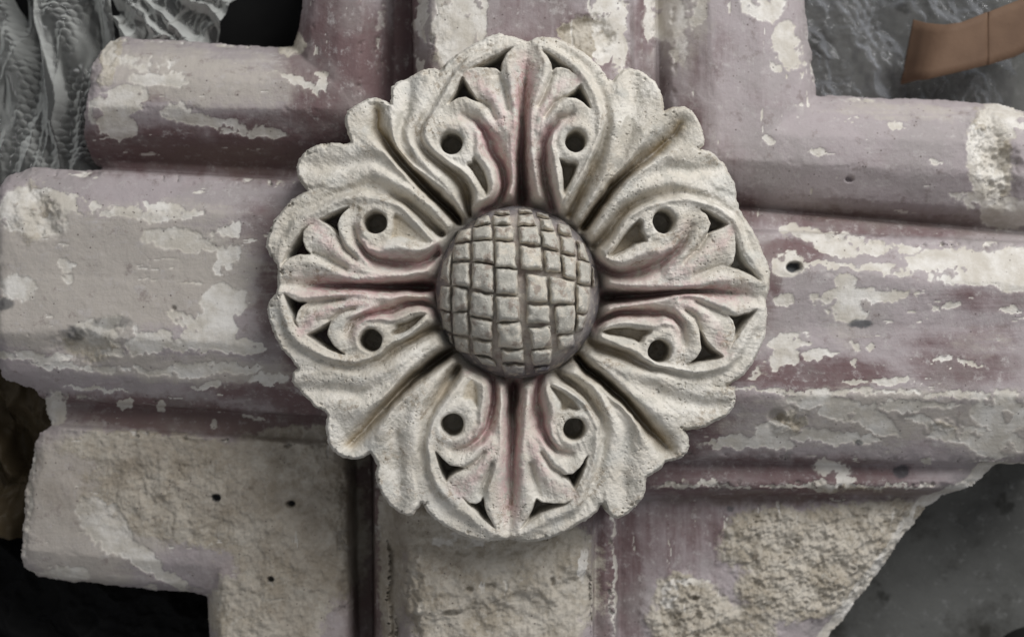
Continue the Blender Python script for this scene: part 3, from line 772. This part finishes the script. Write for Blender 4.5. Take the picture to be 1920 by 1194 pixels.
HZ = np.zeros(U.shape)
WS = np.zeros(U.shape)
pink = np.zeros(U.shape)
ochre = np.zeros(U.shape)
PAL = np.zeros(U.shape)
BESTW = np.zeros(U.shape)
HALF = np.zeros(U.shape, int)
outd = sdist(U + 2.0 * fbm(U / 10, V / 10, 121, 4, 0.6), V + 2.0 * fbm(U / 10, V / 10, 131, 4, 0.6), OUT)
for k, hname in enumerate(SEQ):
    b0 = boundary(BND[(k * 45) % 360], k * 45)
    b1 = boundary(BND[((k + 1) * 45) % 360], (k + 1) * 45)
    mid = k * 45 + 22.5
    a = mid + ((ang - mid + 180) % 360 - 180)
    w = smooth(-3.5, 3.5, np.radians(a - b0) * rad) * smooth(-3.5, 3.5, np.radians(b1 - a) * rad)
    m = (w > 0) & (outd > -8)
    ii = np.nonzero(m)
    ux, vy = Uw[ii], Vw[ii]
    f = tps(LMK[hname], LMK['TR'])
    cx, cy = f(ux, vy)
    num = np.zeros(cx.shape)
    den = np.zeros(cx.shape)
    D = {}
    for nm, (pts, zs) in LINES.items():
        if nm in ('V0', 'V14'):
            # the two dividing hollows are shared with the neighbouring half
            b_ = [BND[(k * 45) % 360], BND[((k + 1) * 45) % 360]]
            isax = [(k * 45) % 90 == 0, ((k + 1) * 45) % 90 == 0]
            line = b_[isax.index(nm == 'V0')]
            d, _ = dline(ux, vy, line if nm == 'V0' else line[:-1])
            r_ = [math.hypot(p_[0] - CX, p_[1] - CY) for p_ in pts]
            o_ = np.argsort(r_)
            z = np.interp(rad[ii], np.array(r_)[o_], np.array(zs, float)[o_])
        else:
            d, z = dline(cx, cy, pts, zs)
        D[nm] = d
        if nm[0] == 'V':
            ww = 1.0 / ((d / 10.0) ** 2.3 + 0.03)
        else:
            ww = 1.0 / ((d / 11.0) ** 2.0 + 0.02)
        if nm in ('V2', 'V3', 'C12', 'De'):
            ww *= 0.6
        num += ww * z
        den += ww
    d, z = dline(cx, cy, RING, [50.5] * len(RING))
    ww = 1.0 / ((d / 10.0) ** 2.0 + 0.03)
    num += ww * z
    den += ww
    h = num / den
    h = 51 - (51 - h) * 1.06
    # fine chisel creases
    h -= 4.5 * np.exp(-(D['V0'] / 3.0) ** 2) * smooth(95, 150, cy)
    h -= 2.6 * np.exp(-(D['V3'] / 2.4) ** 2) + 2.0 * np.exp(-(D['V2'] / 2.6) ** 2)
    h -= 4.0 * np.exp(-(D['V14'] / 4.0) ** 2)
    h -= 3.0 * np.exp(-(D['V4'] / 4.5) ** 2)
    h -= 24.0 * np.exp(-(D['V0'] / 13.0) ** 2) * (1 - smooth(185, 320, rad[ii]))
    h -= 16.0 * np.exp(-(D['V14'] / 11.0) ** 2) * (1 - smooth(190, 330, rad[ii]))
    h += 1.2 * np.exp(-(D['C7'] / 5.0) ** 2) + 1.2 * np.exp(-(D['C5'] / 4.5) ** 2) + 1.2 * np.exp(-(D['C1'] / 5) ** 2)
    # drilled eye and pierced triangles
    e = LMK[hname][7]
    er = np.hypot(ux - e[0], vy - e[1])
    rr_ = 21.0 if hname != 'TR' else 20.0
    zf = 2.0
    h -= 2.2 * (1 - smooth(rr_ - 1, rr_ + 6, er)) * 0.7
    h = np.where(er < rr_ + 2, np.minimum(h, zf + (h - zf) * smooth(rr_ - 3.0, rr_ + 1.0, er)), h)
    for poly, fl_, wall in ((T1, FLOOR1, 5.0), (T2, FLOOR2, 4.0), (SL, FLOORS, 4.5)):
        s = sdist(cx, cy, poly)
        t = smooth(-1.2, wall, s)
        if poly is not SL:
            t = t * (0.25 + 0.75 * smooth(2.0, 15.0, D['C7']))
        h = h * (1 - t) + np.minimum(h, fl_[hname]) * t
        if poly is SL:
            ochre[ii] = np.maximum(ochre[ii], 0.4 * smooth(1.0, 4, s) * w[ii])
    rk = rad[ii]
    p = np.maximum.reduce([1.15 * np.exp(-(D['V0'] / 21.0) ** 2) * smooth(80, 150, cy),
                           1.15 * np.exp(-(D['V4'] / 14.0) ** 2) * smooth(205, 250, cy),
                           0.6 * np.exp(-(D['C3'] / 10.0) ** 2), 0.35 * np.exp(-(D['C1'] / 9.0) ** 2) * smooth(200, 260, cy)])
    pf = dict(TR=.85, TL=1.1, RT=.75, RB=.8, BR=.9, BL=.9, LB=1.05, LT=.95)[hname]
    pink[ii] += p * pf * w[ii]
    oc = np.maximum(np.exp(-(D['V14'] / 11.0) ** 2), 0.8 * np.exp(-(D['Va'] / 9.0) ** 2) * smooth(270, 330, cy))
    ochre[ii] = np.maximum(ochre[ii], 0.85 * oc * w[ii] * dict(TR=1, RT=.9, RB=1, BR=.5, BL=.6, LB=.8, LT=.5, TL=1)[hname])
    HZ[ii] += h * w[ii]
    WS[ii] += w[ii]
    pin = inside(cx, cy, VIN)
    better = w[ii] > BESTW[ii]
    PAL[ii] = np.where(better, pin, PAL[ii])
    HALF[ii] = np.where(better, k, HALF[ii])
    BESTW[ii] = np.maximum(BESTW[ii], w[ii])
hz = np.where(WS > 1e-6, HZ / np.maximum(WS, 1e-6), 20.0)
hz = blur(hz, 0.8)
# leaf feet dive towards the knob
ke = np.sqrt(((U - 971) / 154.0) ** 2 + ((V - 547) / 163.0) ** 2)
hz = hz * (0.12 + 0.88 * smooth(1.0, 1.15, ke))
# rim rolls over
hz -= 7.0 * (1 - smooth(-1, 9, outd)) ** 2
# erosion of the surface
hz += 1.0 * fbm(U / 24, V / 24, 141, 4, 0.6) + 0.40 * fbm(U / 6.5, V / 6.5, 151, 3, 0.65)
grain = fbm(U / 3.0, V / 3.0, 161, 2, 0.6)
hz += 0.16 * grain
hz += 0.55 * fbm(ang / 1.1, rad / 70, 191, 3, 0.6) * smooth(200, 260, rad)
chip = fbm(U / 16, V / 16, 195, 3)
hz -= 3.5 * smooth(0.42, 0.55, chip) * (1 - smooth(4, 16, outd))
pit = fbm(U / 5.0, V / 5.0, 171, 2)
hz -= 1.3 * smooth(0.52, 0.66, pit) * smooth(0.0, 0.3, fbm(U / 60, V / 60, 181, 2))
HZM = (hz - 14.0) * MM
HZM = np.where(outd < -0.8, -0.030, HZM)
keepr = cell((outd > -2.6) & (ke > 0.86))
pal_c = PAL[:-1, :-1] > 0.5
half_c = HALF[:-1, :-1]

# body of the disc behind the leaves
ring = []
for r, z in ((0.155, -0.085), (0.175, -0.034), (0.176, -0.020), (0.140, -0.045), (0.05, -0.065)):
    ring.append([(cxw + r * math.cos(a), cyw + r * math.sin(a), z + H0) for a in np.linspace(0, 2 * math.pi, 97)[:-1]])
rv = [p for rg in ring for p in rg]
rf = [(i * 96 + j, i * 96 + (j + 1) % 96, (i + 1) * 96 + (j + 1) % 96, (i + 1) * 96 + j) for i in range(4) for j in range(96)]
nv = len(rv)
nvert = len(rv)
one = np.zeros(nvert)
rosette = mesh_from('rosette', rv, rf, M_STONE, boss, dict(pink=one, ochre=one))
rosette['label'] = 'round leafy rosette carved in cream stone with traces of pink'
ratt = dict(pink=np.clip(pink, 0, 1), ochre=np.clip(ochre, 0, 1))
PALN = {(6, 5): 'upper scrolled leaf with two drilled eyes', (7, 0): 'right scrolled leaf with two drilled eyes', (1, 2): 'lower scrolled leaf with two drilled eyes', (3, 4): 'left scrolled leaf with two drilled eyes'}
for hs, lab in PALN.items():
    o = grid_part('scrolled_leaf', QX, QY, HZM, keepr & pal_c & np.isin(half_c, hs), M_STONE, rosette, ratt)
    o['label'] = lab
CORN = {(6, 7): 'upper right lobed leaf with a deep groove', (0, 1): 'lower right lobed leaf with a deep groove', (2, 3): 'lower left lobed leaf with a deep groove', (4, 5): 'upper left lobed leaf with a deep groove'}
for hs, lab in CORN.items():
    o = grid_part('lobed_leaf', QX, QY, HZM, keepr & ~pal_c & np.isin(half_c, hs), M_STONE, rosette, ratt)
    o['label'] = lab

# ------------------------------------------------------------------ the knob and its cut squares
KZ0, KH = -0.012, 0.070


def dome(x, y):
    kx = PXM * (ZC - 0.026) / D0
    u = (x / kx + 960 - 971) / 164.0
    v = (597 - y / kx - 547) / 172.0
    r = np.sqrt(u * u + v * v)
    return KZ0 + KH * np.power(np.clip(1 - np.clip(r, 0, 1) ** 2.3, 0, 1), 0.5), r


n = 150
kr = np.linspace(0, 1, 70) ** 0.75
ka = np.linspace(0, 2 * math.pi, n + 1)[:-1]
kx_ = PXM * (ZC - 0.026) / D0
kv = []
for r in kr:
    x = ((971 + 164 * 0.955 * r * np.cos(ka)) - 960) * kx_
    y = (597 - (547 + 172 * 0.955 * r * np.sin(ka))) * kx_
    z, _ = dome(x, y)
    z = z - 0.0105 + 0.0012 * fbm(x / 0.006, y / 0.006, 201, 3)
    kv.append(np.stack([x, y, z + H0], -1))
kv.append(kv[-1].copy())
kv[-1][:, 2] = H0 - 0.064
kr = np.append(kr, 1.0)
kv = np.vstack(kv)
kf = [(i * n + j, i * n + (j + 1) % n, (i + 1) * n + (j + 1) % n, (i + 1) * n + j) for i in range(len(kr) - 1) for j in range(n)]
kf = np.array(kf)[:, ::-1]
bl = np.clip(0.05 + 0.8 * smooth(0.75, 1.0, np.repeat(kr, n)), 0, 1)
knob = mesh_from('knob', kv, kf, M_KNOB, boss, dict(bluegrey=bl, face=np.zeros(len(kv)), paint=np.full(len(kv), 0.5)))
knob['label'] = 'round domed knob cut into uneven squares'

TILES = """460,75 545,75 548,105 445,108;600,65 680,70 690,95 602,100;715,85 790,95 798,122 724,120;345,125 410,110 432,160 325,178;440,112 548,110 560,165 448,172;596,105 695,100 716,175 600,178
735,125 805,130 832,205 745,195;850,160 925,170 945,240 858,225;225,200 310,192 305,268 205,280;320,185 430,166 442,258 316,266;450,178 562,172 580,270 460,262;602,185 722,180 745,295 615,285
742,205 838,212 858,330 755,305;862,240 950,255 965,370 872,340;200,290 305,278 300,390 190,398;316,272 445,265 447,408 318,395;460,272 582,280 592,440 460,425;612,300 745,310 755,450 620,440
765,330 865,345 875,470 775,455;874,352 965,378 965,520 882,490;970,262 1012,290 1055,400 975,380;975,392 1058,412 1055,550 975,530;128,400 184,335 178,540 113,490;190,408 300,400 298,560 188,545
316,405 445,418 447,590 312,560;460,432 595,450 605,610 460,600;650,470 780,490 790,650 655,650;796,492 960,524 955,665 805,660;970,540 1052,570 1040,715 965,710;116,550 182,555 182,700 108,690
195,558 290,570 288,705 192,705;308,580 450,605 445,760 304,735;465,612 610,617 612,770 468,775;655,670 795,668 800,780 660,785;830,680 955,675 955,845 842,848;966,722 1038,730 1010,830 966,840
110,705 182,712 185,840 130,820;192,715 288,715 295,855 195,845;304,745 442,770 440,885 312,870;472,785 615,780 630,940 480,930;665,812 810,798 815,930 690,945;848,858 955,855 950,940 857,945
148,845 185,850 195,915 172,900;196,857 298,867 305,972 214,947;315,882 440,897 445,1000 325,972;485,942 635,947 645,1030 500,1025;680,952 815,940 805,1040 698,1048
505,1036 645,1042 650,1105 520,1110;702,1056 800,1048 790,1085 706,1090;330,985 452,1008 468,1055 375,1040;1062,420 1085,440 1085,560 1060,560"""
NT_ = 13
gu, gv = np.meshgrid(np.linspace(0, 1, NT_), np.linspace(0, 1, NT_), indexing='ij')
tf = [(i * NT_ + j, (i + 1) * NT_ + j, (i + 1) * NT_ + j + 1, i * NT_ + j + 1) for i in range(NT_ - 1) for j in range(NT_ - 1)]
tf = np.array(tf)[:, ::-1]
rs = np.random.RandomState(5)
for ti, line in enumerate(TILES.replace('\n', ';').split(';')):
    q = np.array([[float(c) for c in w.split(',')] for w in line.split()])
    q = np.stack([790 + q[:, 0] / 3.317, 370 + q[:, 1] / 3.317], -1)
    ctr = q.mean(0)
    q = ctr + (q - ctr) * rs.uniform(1.08, 1.14)
    px = q[0, 0] * (1 - gu) * (1 - gv) + q[1, 0] * gu * (1 - gv) + q[2, 0] * gu * gv + q[3, 0] * (1 - gu) * gv
    py = q[0, 1] * (1 - gu) * (1 - gv) + q[1, 1] * gu * (1 - gv) + q[2, 1] * gu * gv + q[3, 1] * (1 - gu) * gv
    px = px + 2.2 * fbm(px / 14, py / 14, 211, 2)
    py = py + 2.2 * fbm(px / 14, py / 14, 221, 2)
    zg = 0.031
    for _ in range(2):
        x, y = P(px, py, zg)
        zd, r = dome(x, y)
        zg = zd
    eu = np.minimum(gu, 1 - gu) * 2 * max(np.linalg.norm(q[1] - q[0]), 1)
    ev = np.minimum(gv, 1 - gv) * 2 * max(np.linalg.norm(q[3] - q[0]), 1)
    edge = np.minimum(eu, ev)
    edge = edge + 5.0 * fbm(px / 7, py / 7, 241, 3) * (edge > 0.01)
    prof = smooth(-3, 15, edge)
    tilt = rs.uniform(-1.1, 1.1, 2) + np.array([0.1, 0.5])
    lift = -0.0004 + 0.0018 * rs.rand()
    z = zd + MM * (tilt[0] * (gu - .5) * 1.6 + tilt[1] * (gv - .5) * 1.6) + lift - 0.0105 * (1 - prof) + 0.0020 * fbm(px / 11, py / 11, 231, 3)
    z = np.where((np.minimum(gu, 1 - gu) < 1e-6) | (np.minimum(gv, 1 - gv) < 1e-6), z - 0.005, z)
    me_v = np.stack([x.ravel(), y.ravel(), z.ravel() + H0], -1)
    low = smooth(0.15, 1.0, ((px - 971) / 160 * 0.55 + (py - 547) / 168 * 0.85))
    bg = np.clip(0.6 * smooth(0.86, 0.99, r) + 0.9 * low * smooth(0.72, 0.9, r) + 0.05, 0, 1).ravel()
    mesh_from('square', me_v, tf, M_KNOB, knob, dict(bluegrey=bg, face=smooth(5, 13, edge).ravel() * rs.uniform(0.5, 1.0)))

# ------------------------------------------------------------------ packing material on the floor


def wrap_sheet(name, corners, nx, ny, zfun, mat, bubble=0.0072, amp=0.0017, seed=0):
    """a loose sheet of bubble wrap: corners in metres on the floor, folds from zfun, real bubbles"""
    c = np.array(corners, float)
    a, b = np.meshgrid(np.linspace(0, 1, nx), np.linspace(0, 1, ny), indexing='ij')
    x = c[0, 0] * (1 - a) * (1 - b) + c[1, 0] * a * (1 - b) + c[2, 0] * a * b + c[3, 0] * (1 - a) * b
    y = c[0, 1] * (1 - a) * (1 - b) + c[1, 1] * a * (1 - b) + c[2, 1] * a * b + c[3, 1] * (1 - a) * b
    x = x + 0.012 * fbm(a * 4, b * 4, seed, 3)
    y = y + 0.012 * fbm(a * 4, b * 4, seed + 3, 3)
    z = zfun(a, b, x, y)
    # hexagonal bubbles in sheet coordinates
    lx = np.linalg.norm(c[1] - c[0])
    ly = np.linalg.norm(c[3] - c[0])
    s, t = a * lx / bubble, b * ly / (bubble * 0.866)
    row = np.floor(t)
    s = s + 0.5 * (row % 2)
    d = np.hypot((s % 1) - .5, ((t % 1) - .5) * 0.866)
    z = z + amp * np.clip(0.55 + 1.3 * fbm(a * 14, b * 14, seed + 21, 3), 0.05, 1.2) * np.sqrt(np.clip(1 - (d / 0.44) ** 2, 0, 1))
    z = np.clip(z, 0.003, 0.085)
    idx = np.arange(nx * ny).reshape(nx, ny)
    f = np.stack([idx[:-1, :-1], idx[1:, :-1], idx[1:, 1:], idx[:-1, 1:]], -1).reshape(-1, 4)
    return mesh_from(name, np.stack([x.ravel(), y.ravel(), z.ravel()], -1), f, mat)


def pf(px, py, zfloor):
    return P(px, py, zfloor - H0)


def folds(seed, base, a1, a2, fx=5, fy=2, skew=1.2):
    def g(a, b, x, y):
        n1 = fbm(a * fx + skew * b, b * fy, seed, 3)
        n2 = fbm(a * fx * 2.3 - 2 * b + 5, b * fy * 2.1 + a, seed + 4, 3)
        return base + a1 * (1 - np.abs(n1) * 2.4) + 0.22 * a1 * (1 - np.abs(n2) * 3.0) + a2 * fbm(a * 9 + 3 * b, b * 7, seed + 9, 3)
    return g


w1 = wrap_sheet('bubble_wrap', [pf(-170, 620, .05), pf(200, 620, .05), pf(235, -160, .05), pf(-200, -160, .05)], 300, 480, folds(301, 0.030, 0.052, 0.006, 2.4, 0.8), M_WRAP)
tag(w1, 'crumpled clear bubble wrap in upright folds at the far left', 'bubble wrap', 'packing on the floor')
w2 = wrap_sheet('bubble_wrap', [pf(225, 120, .03), pf(400, 130, .03), pf(500, -170, .03), pf(215, -170, .03)], 230, 200, folds(331, 0.025, 0.045, 0.006, 1.5, 1.0, 2.5), M_WRAP)
tag(w2, 'grey bubble wrap fold behind the upper left moulding', 'bubble wrap', 'packing on the floor')
w3 = wrap_sheet('bubble_wrap', [pf(1500, 300, .02), pf(1885, 300, .02), pf(1900, -160, .02), pf(1480, -160, .02)], 300, 300, folds(361, 0.012, 0.012, 0.012, 4, 4), M_WRAP2, 0.008, 0.0018)
tag(w3, 'dim bubble wrap spread under the brown cardboard strip at upper right', 'bubble wrap', 'packing on the floor')
w4 = wrap_sheet('bubble_wrap', [pf(-170, 1360, .03), pf(430, 1360, .03), pf(430, 900, .03), pf(-170, 760, .03)], 240, 240, folds(391, 0.02, 0.02, 0.010, 3, 3), M_WRAPD, 0.010, 0.002)  # black wrap, its right side added to darken the shaded gap
tag(w4, 'black bubble wrap below the lower left slab, extended to stand for shade', 'bubble wrap', 'packing on the floor')
shade_sheet = wrap_sheet('dark_sheet', [pf(-200, 620, .01), pf(700, 400, .01), pf(700, -180, .01), pf(-200, -180, .01)], 60, 60, folds(451, 0.004, 0.004, 0.003, 3, 3), M_WRAPD, 0.013, 0.0)  # sheet added so the shaded gap behind the moulding goes black
tag(shade_sheet, 'black sheet added as shade under the clear wrap behind the upper left moulding', 'plastic sheet')
w5 = wrap_sheet('dark_sheet', [pf(-140, 1010, .05), pf(110, 1010, .05), pf(130, 690, .05), pf(-140, 690, .05)], 90, 110, folds(421, 0.055, 0.03, 0.01, 2, 1), M_WRAPB, 0.013, 0.0)
tag(w5, 'dark brown plastic sheet left of the rough slab', 'plastic sheet')

# strip of cardboard, curved up from the floor, with a fold
ca = [(1688, 158), (1712, 150), (1740, 148), (1780, 140), (1845, 124), (1857, 121), (1900, 108), (1960, 80)]
cb = [(1710, 38), (1735, 45), (1770, 48), (1800, 44), (1846, 26), (1852, 24), (1908, 2), (1985, -45)]
zc = [0.0, 0.024, 0.038, 0.040, 0.040, 0.039, 0.040, 0.040]
vv, ff = [], []
tt = np.linspace(0, len(ca) - 1, 50)
ca, cb = [np.stack([np.interp(tt, range(len(q_)), [p_[k_] for p_ in q_]) for k_ in (0, 1)], -1) for q_ in (ca, cb)]
zc = np.interp(tt, range(len(zc)), zc)
zc = np.convolve(np.pad(zc, 4, mode='edge'), np.ones(9) / 9, 'valid') - 0.0015 * np.exp(-((tt - 4.5) / 0.25) ** 2)
for (a, b, z) in zip(ca, cb, zc):
    for w in np.linspace(0, 1, 7):
        x, y = pf(a[0] * (1 - w) + b[0] * w, a[1] * (1 - w) + b[1] * w, z + .022)
        vv.append((x, y, z + .022 + 0.004 * w))
for i in range(len(ca) - 1):
    for j in range(6):
        ff.append((i * 7 + j, (i + 1) * 7 + j, (i + 1) * 7 + j + 1, i * 7 + j + 1))
card = mesh_from('cardboard_strip', vv, ff, M_CARD)
so = card.modifiers.new('thick', 'SOLIDIFY')
so.thickness = 0.003
tag(card, 'bent brown cardboard strip on bubble wrap at the upper right', 'cardboard')

# dark rounded thing just reaching into the lower right corner
bm_v, bm_f = [], []
nn = 40
lx, ly = pf(1996, 1280, .05)
for i in range(14):
    t = i / 13 * math.pi / 2
    for j in range(nn):
        a = 2 * math.pi * j / nn
        r = 0.046 * math.cos(t) ** 0.6 * (1 + 0.10 * math.cos(2 * a + .6))
        bm_v.append((lx + r * math.cos(a) * 1.1, ly + r * math.sin(a), 0.002 + 0.06 * math.sin(t)))
for i in range(13):
    for j in range(nn):
        bm_f.append((i * nn + j, i * nn + (j + 1) % nn, (i + 1) * nn + (j + 1) % nn, (i + 1) * nn + j))
nk = NT('matt_black')
nk.bump(nk.noise(90, 3), 0.3, 0.002)
dk = mesh_from('dark_thing', bm_v, bm_f, nk.done((0.012, 0.012, 0.011), 0.7, 0.2))
tag(dk, 'dark rounded blurred thing in the bottom right corner', 'rubber foot')  # unidentified dark thing, not known to be a rubber foot
